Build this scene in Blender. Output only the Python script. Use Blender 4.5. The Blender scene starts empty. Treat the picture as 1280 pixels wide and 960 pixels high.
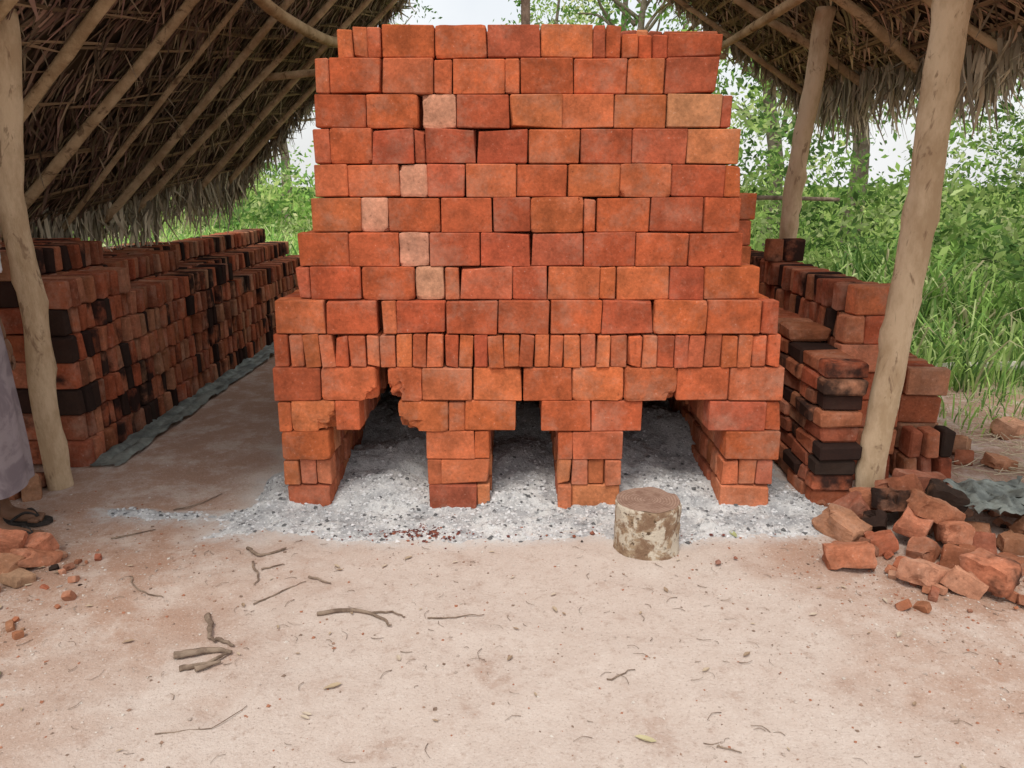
import bpy, math, random
import numpy as np
from mathutils import Vector, Matrix, Euler, noise
R = random.Random(7)
NR = np.random.default_rng(11)
scene = bpy.context.scene
COL = scene.collection

# ------------------------------------------------------------------ helpers
def link(o, parent=None):
    COL.objects.link(o)
    if parent: o.parent = parent
    return o
def empty(name):
    o = bpy.data.objects.new(name, None); o.empty_display_size = .2
    return link(o)

class MB:
    def __init__(s): s.V=[]; s.F=[]; s.C=[]
    def add(s, vs, fs, col=(1,1,1,0)):
        n=len(s.V); s.V.extend(vs); s.F.extend([tuple(i+n for i in f) for f in fs]); s.C.extend([col]*len(vs))
    def build(s, name, mat, smooth=False, parent=None):
        me=bpy.data.meshes.new(name); me.from_pydata([tuple(v) for v in s.V],[],s.F)
        a=me.color_attributes.new('bcol','FLOAT_COLOR','POINT')
        a.data.foreach_set('color', np.array(s.C,dtype=np.float32).ravel())
        if smooth: me.polygons.foreach_set('use_smooth',[True]*len(me.polygons))
        me.materials.append(mat); me.update()
        return link(bpy.data.objects.new(name,me),parent)

def np_mesh(name, verts, k, cols, mat, parent=None, smooth=False):
    n=len(verts)//k
    me=bpy.data.meshes.new(name)
    me.vertices.add(len(verts)); me.vertices.foreach_set('co',verts.astype(np.float32).ravel())
    me.loops.add(n*k); me.loops.foreach_set('vertex_index',np.arange(n*k,dtype=np.int32))
    me.polygons.add(n); me.polygons.foreach_set('loop_start',np.arange(0,n*k,k,dtype=np.int32))
    me.update(calc_edges=True)
    a=me.color_attributes.new('bcol','FLOAT_COLOR','POINT')
    a.data.foreach_set('color',cols.astype(np.float32).ravel())
    me.materials.append(mat); me.validate()
    return link(bpy.data.objects.new(name,me),parent)

CORN=[(x,y,z) for x in(-1,1) for y in(-1,1) for z in(-1,1)]
CI={c:i for i,c in enumerate(CORN)}
def _topo():
    P=[]
    for c in CORN:
        for a in range(3):
            P.append(Vector([c[i]*(1 if i==a else .9) for i in range(3)]))
    F=[]
    for a in range(3):
        o=[i for i in range(3) if i!=a]
        for s in(-1,1):
            f=[]
            for (p,q) in((-1,-1),(1,-1),(1,1),(-1,1)):
                c=[0,0,0]; c[a]=s; c[o[0]]=p; c[o[1]]=q; f.append(CI[tuple(c)]*3+a)
            F.append(f)
    for c_ax in range(3):
        a,b=[i for i in range(3) if i!=c_ax]
        for sa in(-1,1):
            for sb in(-1,1):
                c1=[0,0,0];c1[a]=sa;c1[b]=sb;c1[c_ax]=-1
                c2=list(c1);c2[c_ax]=1
                i1=CI[tuple(c1)]*3;i2=CI[tuple(c2)]*3
                F.append([i1+a,i2+a,i2+b,i1+b])
    for i in range(8): F.append([i*3,i*3+1,i*3+2])
    out=[]
    for f in F:
        n=(P[f[1]]-P[f[0]]).cross(P[f[2]]-P[f[0]])
        cen=sum((P[i] for i in f),Vector())/len(f)
        out.append(tuple(f if n.dot(cen)>0 else f[::-1]))
    return out
TOPO=_topo()
def brick(mb, cen, size, col, rot=None, ch=.004, jit=.0025, off=None):
    h=[s/2 for s in size]; vs=[]
    for ci,c in enumerate(CORN):
        j=[R.uniform(-jit,jit) for _ in range(3)]
        e=off.get(c,(0,0,0)) if off else (0,0,0)
        cc=ch*R.uniform(.6,1.9)
        for a in range(3):
            v=Vector([c[i]*(h[i] if i==a else h[i]-cc)+j[i]+e[i] for i in range(3)])
            if rot: v=rot@v
            vs.append((v[0]+cen[0],v[1]+cen[1],v[2]+cen[2]))
    mb.add(vs,TOPO,col)
def rough_brick(mb, cen, size, col, rot, seed, bite=None, n=7, amp=.008):
    """irregular brick with weathered faces; bite=(corner, radius) knocks a ragged corner off"""
    vs=[];fs=[];idx={}
    def vid(i,j,k):
        key=(i,j,k)
        if key not in idx:
            p=Vector(((i/n-.5)*2,(j/n-.5)*2,(k/n-.5)*2))
            q=Vector((p.x*size[0]/2,p.y*size[1]/2,p.z*size[2]/2))
            m=sorted([abs(p.x),abs(p.y),abs(p.z)])
            if m[1]>.99: q*=.965
            if m[0]>.99: q*=.95
            nn=noise.noise_vector((q.x*18+seed,q.y*18,q.z*18+seed))
            q+=nn*amp
            if bite:
                c=Vector((bite[0][0]*size[0]/2,bite[0][1]*size[1]/2,bite[0][2]*size[2]/2)); d=q-c
                rr=bite[1]*(1+.7*noise.noise((q.x*30+seed,q.z*30,q.y*30)))
                if d.length<rr: q=q-c.normalized()*(rr-d.length)*.95
            if rot: q=rot@q
            idx[key]=len(vs); vs.append((q.x+cen[0],q.y+cen[1],q.z+cen[2]))
        return idx[key]
    for a in range(n):
        for b in range(n):
            for (f,flip) in((lambda u,v:(u,v,0),True),(lambda u,v:(u,v,n),False),(lambda u,v:(u,0,v),False),(lambda u,v:(u,n,v),True),(lambda u,v:(0,u,v),True),(lambda u,v:(n,u,v),False)):
                q=[vid(*f(a,b)),vid(*f(a+1,b)),vid(*f(a+1,b+1)),vid(*f(a,b+1))]
                fs.append(tuple(q[::-1] if flip else q))
    mb.add(vs,fs,col)

def catmull(P, n):
    P=[Vector(p) for p in P]; out=[]
    for i in range(len(P)-1):
        p0=P[max(i-1,0)];p1=P[i];p2=P[i+1];p3=P[min(i+2,len(P)-1)]
        for k in range(n):
            t=k/n
            out.append(.5*((2*p1)+(p2-p0)*t+(2*p0-5*p1+4*p2-p3)*t*t+(3*p1-p0-3*p2+p3)*t**3))
    out.append(P[-1]); return out
def tube(mb, pts, r0, r1, seg=10, n=4, rough=.08, wob=0., col=(1,1,1,0), radii=None, knots=0):
    P=catmull(pts,n) if len(pts)>1 else pts
    m=len(P)
    ph=R.uniform(0,100)
    kn=[(R.uniform(.05,.95),R.uniform(0,6.28)) for _ in range(knots)]
    vs=[];fs=[]
    up=Vector((0.13,.21,.97))
    ln=sum((P[i+1]-P[i]).length for i in range(m-1))
    for i,p in enumerate(P):
        t=i/(m-1)
        d=(P[min(i+1,m-1)]-P[max(i-1,0)]).normalized()
        a=d.cross(up)
        if a.length<.05: a=d.cross(Vector((1,0,0)))
        a.normalize(); b=d.cross(a)
        if radii:
            x=t*(len(radii)-1);k=min(int(x),len(radii)-2);r=radii[k]+(radii[k+1]-radii[k])*(x-k)
        else: r=r0+(r1-r0)*t
        q=p+Vector((noise.noise((t*5,ph,0)),noise.noise((t*5,ph,9)),0))*wob
        for s in range(seg):
            an=2*math.pi*s/seg
            rr=r*(1+rough*2*noise.noise((math.cos(an)*1.3,math.sin(an)*1.3+ph,t*ln*5)))
            for kt,ka in kn:
                dt=abs(t-kt)*ln/(r*1.3)
                if dt<1: rr+=r*.28*(1-dt)**1.5*max(0,math.cos(an-ka))
            vs.append(q+(a*math.cos(an)+b*math.sin(an))*rr)
    for i in range(m-1):
        for s in range(seg):
            s2=(s+1)%seg
            fs.append((i*seg+s,i*seg+s2,(i+1)*seg+s2,(i+1)*seg+s))
    fs.append(tuple(range(seg))[::-1]); fs.append(tuple((m-1)*seg+s for s in range(seg)))
    mb.add([tuple(v) for v in vs],fs,col)

# ------------------------------------------------------------------ materials
def mat_base(name, rough=.9):
    m=bpy.data.materials.new(name); m.use_nodes=True
    nt=m.node_tree; b=nt.nodes['Principled BSDF']
    if rough>=.85:      # chalky, fully matt surfaces
        nt.nodes.remove(b); d=nt.nodes.new('ShaderNodeBsdfDiffuse'); d.inputs['Roughness'].default_value=.4
        nt.links.new(d.outputs[0],nt.nodes['Material Output'].inputs[0])
        return m,nt,d
    b.inputs['Roughness'].default_value=rough
    b.inputs['Specular IOR Level'].default_value=.2
    return m,nt,b
class N:
    def __init__(s,nt): s.nt=nt
    def new(s,t,**k):
        n=s.nt.nodes.new(t)
        for a,v in k.items(): setattr(n,a,v)
        return n
    def l(s,a,b): s.nt.links.new(a,b)
    def noise(s,vec,scale,detail=4,rough=.6,dist=0):
        n=s.new('ShaderNodeTexNoise'); n.inputs['Scale'].default_value=scale;n.inputs['Detail'].default_value=detail
        n.inputs['Roughness'].default_value=rough; n.inputs['Distortion'].default_value=dist
        if vec is not None: s.l(vec,n.inputs['Vector'])
        return n.outputs['Fac']
    def ramp(s,fac,lo,hi,v0=0.,v1=1.):
        n=s.new('ShaderNodeMapRange'); n.interpolation_type='SMOOTHSTEP'
        n.inputs['From Min'].default_value=lo;n.inputs['From Max'].default_value=hi
        n.inputs['To Min'].default_value=v0;n.inputs['To Max'].default_value=v1
        s.l(fac,n.inputs['Value']); return n.outputs['Result']
    def mix(s,fac,a,b,mode='MIX'):
        n=s.new('ShaderNodeMix',data_type='RGBA',blend_type=mode)
        for sock,v in((n.inputs[0],fac),(n.inputs[6],a),(n.inputs[7],b)):
            if hasattr(v,'node'): s.l(v,sock)
            elif isinstance(v,(int,float)): sock.default_value=v
            else: sock.default_value=(*v,1) if len(v)==3 else v
        return n.outputs[2]
    def math(s,op,a,b=0.):
        n=s.new('ShaderNodeMath',operation=op)
        for sock,v in((n.inputs[0],a),(n.inputs[1],b)):
            if hasattr(v,'node'): s.l(v,sock)
            else: sock.default_value=v
        return n.outputs[0]
    def scalecol(s,c,f):
        n=s.new('ShaderNodeVectorMath',operation='SCALE')
        s.l(c,n.inputs[0]); s.l(f,n.inputs['Scale']); return n.outputs[0]
    def bump(s,h,strength,dist,b,prev=None):
        n=s.new('ShaderNodeBump'); n.inputs['Strength'].default_value=strength;n.inputs['Distance'].default_value=dist
        s.l(h,n.inputs['Height'])
        if prev: s.l(prev,n.inputs['Normal'])
        if b: s.l(n.outputs[0],b.inputs['Normal'])
        return n.outputs[0]
def cin(b): return b.inputs['Base Color'] if 'Base Color' in b.inputs else b.inputs['Color']

def brick_material(name, dust=.35, soft=.60):
    m,nt,b=mat_base(name,.95); g=N(nt)
    tc=g.new('ShaderNodeTexCoord'); at=g.new('ShaderNodeVertexColor',layer_name='bcol')
    sc=g.new('ShaderNodeVectorMath',operation='SCALE'); g.l(at.outputs['Color'],sc.inputs[0]); sc.inputs['Scale'].default_value=37
    ad=g.new('ShaderNodeVectorMath',operation='ADD'); g.l(sc.outputs[0],ad.inputs[0]); g.l(tc.outputs['Object'],ad.inputs[1])
    v=ad.outputs[0]
    mot=g.noise(v,9,5,.70); c=g.scalecol(at.outputs['Color'],g.ramp(mot,.25,.75,.66,1.32))
    fine=g.noise(v,70,3,.7); c=g.scalecol(c,g.ramp(fine,.2,.8,.82,1.18))
    d=g.ramp(g.noise(v,4,5,.78),.45,.75,.03,dust); c=g.mix(d,c,(.58,.38,.28))
    c=g.mix(g.ramp(fine,.65,.75,0,.45),c,(.64,.49,.40))
    c=g.mix(g.ramp(fine,.27,.35,.5,0),c,(.14,.045,.025))
    sobj=g.noise(tc.outputs['Object'],7,4,.6)
    so=g.math('ADD',sobj,g.math('SUBTRACT',at.outputs['Alpha'],.55)); so=g.ramp(so,.40,soft,0,.93)
    c=g.mix(so,c,(.024,.020,.019))
    g.l(c,cin(b))
    hh=g.math('ADD',mot,g.math('MULTIPLY',fine,.4)); g.bump(hh,.55,.010,b)
    return m
M_BRICK=brick_material('fired_clay',.38)
M_BRICKD=brick_material('dusty_clay',.42,.66)

def simple_mat(name,c1,c2,scale=6,rough=.9,bs=.5,bd=.01,stretch=(1,1,1),c3=None):
    m,nt,b=mat_base(name,rough); g=N(nt)
    tc=g.new('ShaderNodeTexCoord'); mp=g.new('ShaderNodeMapping'); mp.inputs['Scale'].default_value=stretch
    g.l(tc.outputs['Object'],mp.inputs['Vector']); v=mp.outputs[0]
    n1=g.noise(v,scale,5,.7); c=g.mix(g.ramp(n1,.35,.65),c1,c2)
    if c3: c=g.mix(g.ramp(g.noise(v,scale*1.3,4,.7,1.),.57,.66,0,.8),c,c3)
    g.l(c,cin(b))
    if bs: g.bump(g.noise(v,scale*4,4,.7),bs,bd,b)
    return m
def attr_mat(name,trans=0.):
    m,nt,b=mat_base(name,.9); g=N(nt)
    at=g.new('ShaderNodeVertexColor',layer_name='bcol'); c=at.outputs['Color']
    g.l(c,b.inputs['Color']); b.inputs['Roughness'].default_value=0
    if trans:
        out=nt.nodes['Material Output']
        tr=g.new('ShaderNodeBsdfTranslucent'); g.l(c,tr.inputs['Color'])
        mx=g.new('ShaderNodeMixShader'); mx.inputs[0].default_value=trans
        g.l(b.outputs[0],mx.inputs[1]); g.l(tr.outputs[0],mx.inputs[2]); g.l(mx.outputs[0],out.inputs[0])
    return m
M_LEAF=attr_mat('foliage',.40)
M_THATCH=attr_mat('dry_palm_thatch')
M_POLE=simple_mat('pale_bark',(.50,.355,.22),(.68,.52,.35),9,.9,.7,.012,(1,1,.4),c3=(.28,.18,.11))
M_LOG=simple_mat('roof_pole_bark',(.40,.27,.15),(.62,.46,.28),7,.9,.6,.01,(1,.6,1),c3=(.19,.12,.07))
M_TWIG=simple_mat('twig_bark',(.17,.12,.09),(.33,.25,.19),20,.9,.5,.004)
M_DEB=attr_mat('debris')
M_TARP=simple_mat('grey_tarp',(.12,.13,.12),(.27,.29,.26),8,.6,.4,.01)

# ------------------------------------------------------------------ hazy sky and soft sun
w=bpy.data.worlds.new('World'); scene.world=w; w.use_nodes=True
wn=w.node_tree; bg=wn.nodes['Background']; g=N(wn); sky=g.new('ShaderNodeTexSky')
sky.sky_type='NISHITA'; sky.sun_disc=False
S_EL=math.radians(58); S_AZ=math.radians(197)
sky.sun_elevation=S_EL; sky.sun_rotation=S_AZ; sky.dust_density=4; sky.air_density=1.2; sky.ozone_density=1
tc=g.new('ShaderNodeTexCoord')
cl=g.ramp(g.noise(tc.outputs['Generated'],2.2,5,.6),.3,.7,.68,.93)
wc=g.mix(cl,sky.outputs[0],(7.2,7.25,7.3))
g.l(wc,bg.inputs[0]); bg.inputs[1].default_value=.15
sd=bpy.data.lights.new('sun','SUN'); sd.energy=2.0; sd.angle=math.radians(20); sd.color=(1,.95,.87)
so=link(bpy.data.objects.new('sun',sd))
dirv=Vector((math.sin(S_AZ)*math.cos(S_EL),math.cos(S_AZ)*math.cos(S_EL),math.sin(S_EL)))
so.rotation_euler=dirv.to_track_quat('Z','Y').to_euler(); so.location=dirv*20

# ------------------------------------------------------------------ ash outline
def ash_mask(x,y):
    n=noise.noise((x*2.2,y*2.2,4))*.24+noise.noise((x*7,y*7,1))*.13+noise.noise((x*19,y*19,1))*.06
    if y>3.42: e=min(x+1.22,1.42-x)
    else:
        front=y-(3.15-.07*math.exp(-((x-.2)/.9)**2)+ .12*max(0,x-1.1))
        e=min(front*1.4,min(x+1.30,1.50-x))
        tail=.085-abs(y-(3.34-.10*(x+1.3)))-.13*max(0,-1.25-x)
        if -2.0<x<-1.0: e=max(e,tail)
    return e+n*.45
# ------------------------------------------------------------------ ground
R2=random.Random(3)
SCUFF=[(R2.uniform(-2,2),R2.uniform(1.2,3.0),R2.uniform(-.6,.6)) for _ in range(26)]
def ground_h(x,y):
    h=.014*noise.noise((x*1.7,y*1.7,0))+.009*noise.noise((x*6,y*6,3))+.003*noise.noise((x*19,y*19,5))
    if 1<y<3.3 and abs(x)<2.3:
        for (cx,cy,a) in SCUFF:   # old footprints, softly worn
            dx=x-cx;dy=y-cy
            if abs(dx)<.2 and abs(dy)<.2:
                u_=dx*math.cos(a)+dy*math.sin(a); v_=-dx*math.sin(a)+dy*math.cos(a)
                q=(u_/.045)**2+(v_/.12)**2
                h+=-.007*math.exp(-q)+.004*math.exp(-(q-1.6)**2*1.5)
    return h
def axis(a,b,st,far,g=1.18):
    c=list(np.arange(a,b,st)); s=st; x=b
    out=[]
    while x<far: out.append(x); s*=g; x+=s
    out.append(far)
    s=st; x=a-st; lo=[]
    while x>-far: lo.append(x); s*=g; x-=s
    lo.append(-far)
    return lo[::-1]+c+out
xs=axis(-2.9,2.9,.027,400); ys=axis(.9,5.2,.027,400)
V=[(x,y,ground_h(x,y)+(0.02*max(0,abs(x)+max(0,y-6)-3)*noise.noise((x*.2,y*.2,8)) if abs(x)<60 and abs(y)<60 else 0)) for y in ys for x in xs]
nx=len(xs)
F=[(j*nx+i,j*nx+i+1,(j+1)*nx+i+1,(j+1)*nx+i) for j in range(len(ys)-1) for i in range(nx-1)]
me=bpy.data.meshes.new('ground'); me.from_pydata(V,[],F); me.polygons.foreach_set('use_smooth',[True]*len(F))
cols=[]
for (x,y,z) in V:
    a=0.
    if -2.6<x<2.2 and 2.5<y<5.8:
        a=min(1,max(0,(ash_mask(x,y)+.15)/.18)); a=a*a*(3-2*a)
    cols.append((a,a,a,1))
ca=me.color_attributes.new('ashdust','FLOAT_COLOR','POINT'); ca.data.foreach_set('color',np.array(cols,dtype=np.float32).ravel())
m,nt,b=mat_base('packed_earth',.95); g=N(nt); tc=g.new('ShaderNodeTexCoord'); v=tc.outputs['Object']
sx=g.new('ShaderNodeSeparateXYZ'); g.l(v,sx.inputs[0]); X=sx.outputs[0]; Y=sx.outputs[1]
n1=g.noise(v,1.1,4,.62,.5); n2=g.noise(v,4,5,.74); n3=g.noise(v,20,4,.78); n4=g.noise(v,120,2,.6)
aX=g.math('ABSOLUTE',g.math('SUBTRACT',X,.1))
red=g.ramp(g.math('ADD',g.math('MULTIPLY',aX,.30),g.math('ADD',g.math('MULTIPLY',Y,.05),g.math('MULTIPLY',n1,1.1))),.88,1.28)
c=g.mix(red,(.57,.475,.415),(.41,.26,.19))
c=g.mix(g.ramp(n2,.44,.66,0,.55),c,(.64,.555,.495))
c=g.mix(g.ramp(n2,.30,.45,.55,0),c,(.38,.25,.19))
c=g.mix(g.ramp(n3,.52,.74,0,.55),c,(.36,.25,.195))
c=g.mix(g.ramp(n3,.28,.40,.5,0),c,(.68,.60,.54))
c=g.mix(g.ramp(n4,.58,.72,0,.5),c,(.70,.63,.58))
c=g.mix(g.ramp(n4,.30,.40,.4,0),c,(.24,.165,.125))
far=g.ramp(g.math('ADD',g.math('ADD',Y,g.math('MULTIPLY',g.math('MAXIMUM',g.math('SUBTRACT',g.math('ABSOLUTE',X),2.3),0.),1.2)),g.math('MULTIPLY',n2,1.5)),7.3,9.6)
c=g.mix(far,c,(.19,.26,.07))
at=g.new('ShaderNodeVertexColor',layer_name='ashdust')
af=g.math('MULTIPLY',at.outputs['Color'],g.ramp(n3,.35,.65,.35,1.)); c=g.mix(af,c,(.60,.585,.57))
g.l(c,cin(b))
hh=g.math('ADD',n3,g.math('MULTIPLY',n4,.3)); g.bump(hh,.6,.02,b)
me.materials.append(m); link(bpy.data.objects.new('ground',me))

# ------------------------------------------------------------------ brick kiln
def clay(kind='n'):
    if kind=='p': c=(.60,.29,.19); k=R.uniform(.95,1.1)
    elif kind=='t': c=(.60,.28,.13); k=R.uniform(.95,1.1)
    else:
        c=R.choice([(.54,.137,.053),(.51,.123,.046),(.47,.106,.043),(.57,.162,.067),(.42,.095,.043),(.55,.147,.058),(.49,.125,.060)]); k=R.uniform(.86,1.1)
    return (c[0]*k,c[1]*k*R.uniform(.92,1.08),c[2]*k,0.)
Z=[-.02,.133,.26,.397,.542,.699,.852,1.002,1.148,1.295,1.444,1.584,1.733,1.873,2.018,2.152]
YF=[3.39]*7+[3.42,3.43,3.45,3.465,3.48,3.495,3.51,3.53]
K=[.003765,.003732,.003698,.003663,.003622,.003583,.003543,.003537,.003507,.003489,.003467,.003444,.003423,.0034,.003383]
rows=[
 [(360,413),(537,596),(596,612),(698,715),(715,775),(900,963)],
 [(355,374),(375,394),(395,413),(534,551),(551,612),(698,714),(715,735),(736,755),(756,776),(903,924),(925,945),(946,966)],
 [(353,412),(532,593),(593,612),(698,716),(716,778),(907,974)],
 [(348,364),(364,418,'b1'),(418,450),(498,560,'b2'),(560,581),(581,645),(677,738),(739,803),(886,958),(958,979)],
 [(340,400),(401,470,'b3'),(485,527,'b2'),(527,590),(592,653),(654,715),(716,780),(781,846,'b3'),(847,912),(913,981)],
 None,
 [(343,405),(406,471),(478,495),(495,557),(558,622),(623,687),(688,752),(753,818),(819,884),(885,952),(953,974)],
 [(370,387),(388,452),(453,518),(520,555,'p'),(557,574),(575,640),(641,684),(685,750),(750,770),(771,836),(837,880),(880,950)],
 [(372,435),(436,498),(499,536,'p'),(537,600),(601,664),(665,729),(730,794),(795,860),(861,928)],
 [(390,451),(451,485,'p'),(486,550),(551,615),(616,663),(664,729),(730,745),(746,812),(813,879),(880,925)],
 [(393,434),(434,499),(499,534,'p'),(534,581),(582,645),(646,709),(710,774),(775,839),(840,907),(907,928)],
 [(391,412),(412,465),(465,517),(518,531),(532,595),(596,660),(661,725),(726,790),(791,858),(859,925,'t')],
 [(393,457),(457,522),(528,570,'p'),(570,636),(637,702),(702,768),(769,833),(834,902,'t'),(903,915)],
 [(394,412),(412,477),(478,542),(543,565),(566,631),(632,650),(651,717),(717,784),(785,831),(832,898)],
 [(421,440),(440,458),(458,476),(477,543),(544,608),(609,675),(676,741),(742,757),(758,777),(778,798),(799,816),(817,835),(835,905)],
]
u=341; r5=[]
while u<968:
    wd=R.choice([17,18,19,19,20]); r5.append((u,min(u+wd,975))); u+=wd+1
rows[5]=r5
kiln=empty('brick_kiln')
mb=MB()
YB=5.9
for r,row in enumerate(rows):
    z0,z1=Z[r],Z[r+1]; h=z1-z0
    for sp in row:
        kind=sp[2] if len(sp)>2 else 'n'
        x0=(sp[0]-640)*K[r]; x1=(sp[1]-640)*K[r]
        wdt=x1-x0-.002; thin=(sp[1]-sp[0])<26
        hh=h-.002-R.uniform(0,.004)
        if thin: hh-=R.uniform(0,.006)
        if r==14 and sp[0]>776: hh-=.035
        if r==14 and sp[0]<430: hh-=.01
        off=None
        if kind=='n' and R.random()<.25:
            cxn=R.choice([c for c in CORN if c[1]==-1]); off={cxn:(-cxn[0]*R.uniform(.004,.012),R.uniform(.004,.012),-cxn[2]*R.uniform(.004,.012))}
        dy=R.uniform(-.007,.010)+(.012 if thin and r!=5 and R.random()<.4 else 0)+(.01 if kind=='p' else 0)
        rot=Euler((R.gauss(0,.004),R.gauss(0,.006 if not(r==5) else .035),R.gauss(0,.014))).to_matrix()
        col=clay('p' if kind=='p' else 't' if kind=='t' else 'n')
        if r==11 and sp[0]==859: col=(.56,.20,.085,0)
        if r<=1: col=(col[0]*.98,col[1]*1.2,col[2]*1.35,.0)
        if R.random()<.12: col=(*col[:3],.12)
        if r in(3,4) and R.random()<.25: col=(*col[:3],.16)
        cen=((x0+x1)/2,YF[r]+.055+dy,z0+hh/2+.001)
        if kind!='n' and kind!='t' or R.random()<.16 and not thin:
            bite={'b1':((1,-1,-1),.075),'b2':((-1,-1,-1),.085),'b3':((1,-1,-1),.055)}.get(kind,(R.choice([(1,-1,1),(-1,-1,-1),(1,-1,-1),(-1,-1,1)]),R.uniform(.012,.026)))
            rough_brick(mb,cen,(wdt+.003,.112,hh+.003),col,rot,R.uniform(0,50),bite,10,.004 if kind!='n' else .0025)
        else:
            brick(mb,cen,(wdt,.108,hh),col,rot,.0032,.003,off)
        if r<=4 or r==14:
            y=YF[r]+.166
            while y<YB-.12:
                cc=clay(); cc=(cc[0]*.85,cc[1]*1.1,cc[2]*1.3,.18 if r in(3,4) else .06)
                brick(mb,((x0+x1)/2+R.uniform(-.008,.008),y,z0+h/2-.002),(wdt,.105,h-.004-R.uniform(0,.01)),cc,None,.005,.003)
                y+=.11
    xl=(row[0][0]-640)*K[r]; xr=(row[-1][1]-640)*K[r]
    if 5<=r<14:
        for side,x in((-1,xl+.054),(1,xr-.054)):
            y=YF[r]+.115; first=True
            while y<YB-.02:
                L=.11 if (first and r%2) else .225; first=False
                L=min(L,YB-y)
                brick(mb,(x+R.uniform(-.007,.007),y+L/2,z0+h/2-.001),(.106,L-.003,h-.004),clay())
                y+=L
    x=xl
    while x<xr-.03:
        L=min(.225 if not(x==xl and r%2) else .11,xr-x)
        brick(mb,(x+L/2,YB+.055+R.uniform(-.006,.006),z0+h/2-.001),(L-.003,.106,h-.004),clay())
        x+=L
mb.build('brick_courses',M_BRICK,parent=kiln)
mc=MB()
for r in range(5,14):
    xl=(rows[r][0][0]-640)*K[r]+.11; xr=(rows[r][-1][1]-640)*K[r]-.11
    cx=(xl+xr)/2
    brick(mc,(cx,(YF[r]+.118+YB)/2,(Z[r]+Z[r+1])/2),(xr-xl,YB-YF[r]-.125,Z[r+1]-Z[r]-.004),(.25,.06,.03,0))
mc.build('infill_bricks',M_BRICK,parent=kiln)

# ------------------------------------------------------------------ brick stacks
def stack(name,items):
    mb=MB()
    for it in items: brick(mb,*it)
    return mb.build(name,M_BRICKD)
def dcol(p_black=.3,dim=1.):
    c=R.choice([(.40,.115,.055),(.36,.095,.045),(.44,.14,.07),(.30,.085,.045),(.46,.18,.10)])
    s=R.choice([.4,.5,.65,.9]) if R.random()<p_black else R.uniform(-.05,.2)
    return (c[0]*dim*R.uniform(.8,1.1),c[1]*dim,c[2]*dim,s)
def rank(x0,L,ys,ye,nrow_fn,pitch=.076,h=.145,dim=.9):
    out=[]
    for r in range(12):
        y=ys+R.uniform(0,.04)
        while y<ye:
            blackzone=noise.noise((y*1.3,r*.5,x0*3))>-.02
            if r<nrow_fn(y):
                rot=Euler((R.gauss(.03,.045),0,R.gauss(0,.05))).to_matrix()
                out.append(((x0+L/2+R.uniform(-.02,.02),y,r*h+h/2),(L-.01,.060+R.uniform(-.004,.004),h-.006),dcol(.78 if blackzone else .2,dim),rot,.005,.005))
            y+=pitch*R.uniform(.93,1.1)
    return out
def f1(y): return 7 if y<4.75 else (6 if y<6.5 else 5)
def f2(y): return 8 if y<4.9 else (7 if y<6.0 else 6)
def f3(y): return 8 if y<5.1 else 7
stack('brick_stack',rank(-2.53,.225,3.98,8.9,f1)+rank(-2.77,.225,4.02,8.9,f2)+rank(-3.02,.225,4.0,8.9,f3)+rank(-3.27,.225,4.0,6.9,f3))
it=[]
hb=.078
for r in range(10):
    y=3.44+(.0 if r%2 else .03)
    while y<7.0:
        top=9 if y<3.9 else 10
        if r<top:
            L=.105 if R.random()<.6 else .21
            rot=Euler((0,0,R.gauss(0,.03))).to_matrix()
            first=y<3.5
            it.append(((1.54+R.uniform(-.014,.014),y+L/2+(R.uniform(-.03,.02) if first else 0),r*hb+hb/2),(.20*R.uniform(.9,1.03),L-.006,hb-.005),dcol(.75 if first and r%2 else .35,1.),rot,.007,.005))
            y+=L
        else: y+=.1
stack('brick_stack',it)
it=[]
it+=rank(1.66,.21,3.92,6.2,lambda y:7,dim=1.)
it+=rank(1.86,.10,3.92,6.2,lambda y:6,dim=1.)
it.append(((1.67,5.0,1.09),(.1,.09,.14),(.3,.10,.05,.5),None,.006,.004))
it.append(((1.80,5.02,1.09),(.12,.1,.14),(.35,.10,.05,.7),None,.006,.004))
for r in range(6):
    xx=1.64
    for wd in ([.11,.22] if r%2 else [.22,.11]):
        it.append(((xx+wd/2,3.83+R.uniform(-.015,.015),r*.145+.072),(wd-.006,.1,.14),dcol(.2,1.2),Euler((0,0,R.gauss(0,.03))).to_matrix(),.006,.004)); xx+=wd
it.append(((1.80,3.84,.943),(.235,.11,.14),(.52,.16,.07,0),Euler((0,0,.1)).to_matrix(),.006,.004))
stack('brick_stack',it)
it=rank(2.02,.22,3.86,4.5,lambda y:4,dim=1.)
for r in range(2):
    for k in range(3): it.append(((2.05+k*.085,3.79+R.uniform(-.02,.02),r*.145+.072),(.062,.12,.14),dcol(.5),Euler((0,R.gauss(0,.05),R.gauss(0,.1))).to_matrix(),.006,.005))
stack('brick_stack',it)
it=[]
for r in range(10):
    for k in range(5):
        it.append(((1.265+R.uniform(-.01,.01),4.55+k*.22,r*.145+.072),(.18,.21,.14),clay(),None,.005,.004))
stack('brick_stack',it)

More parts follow.
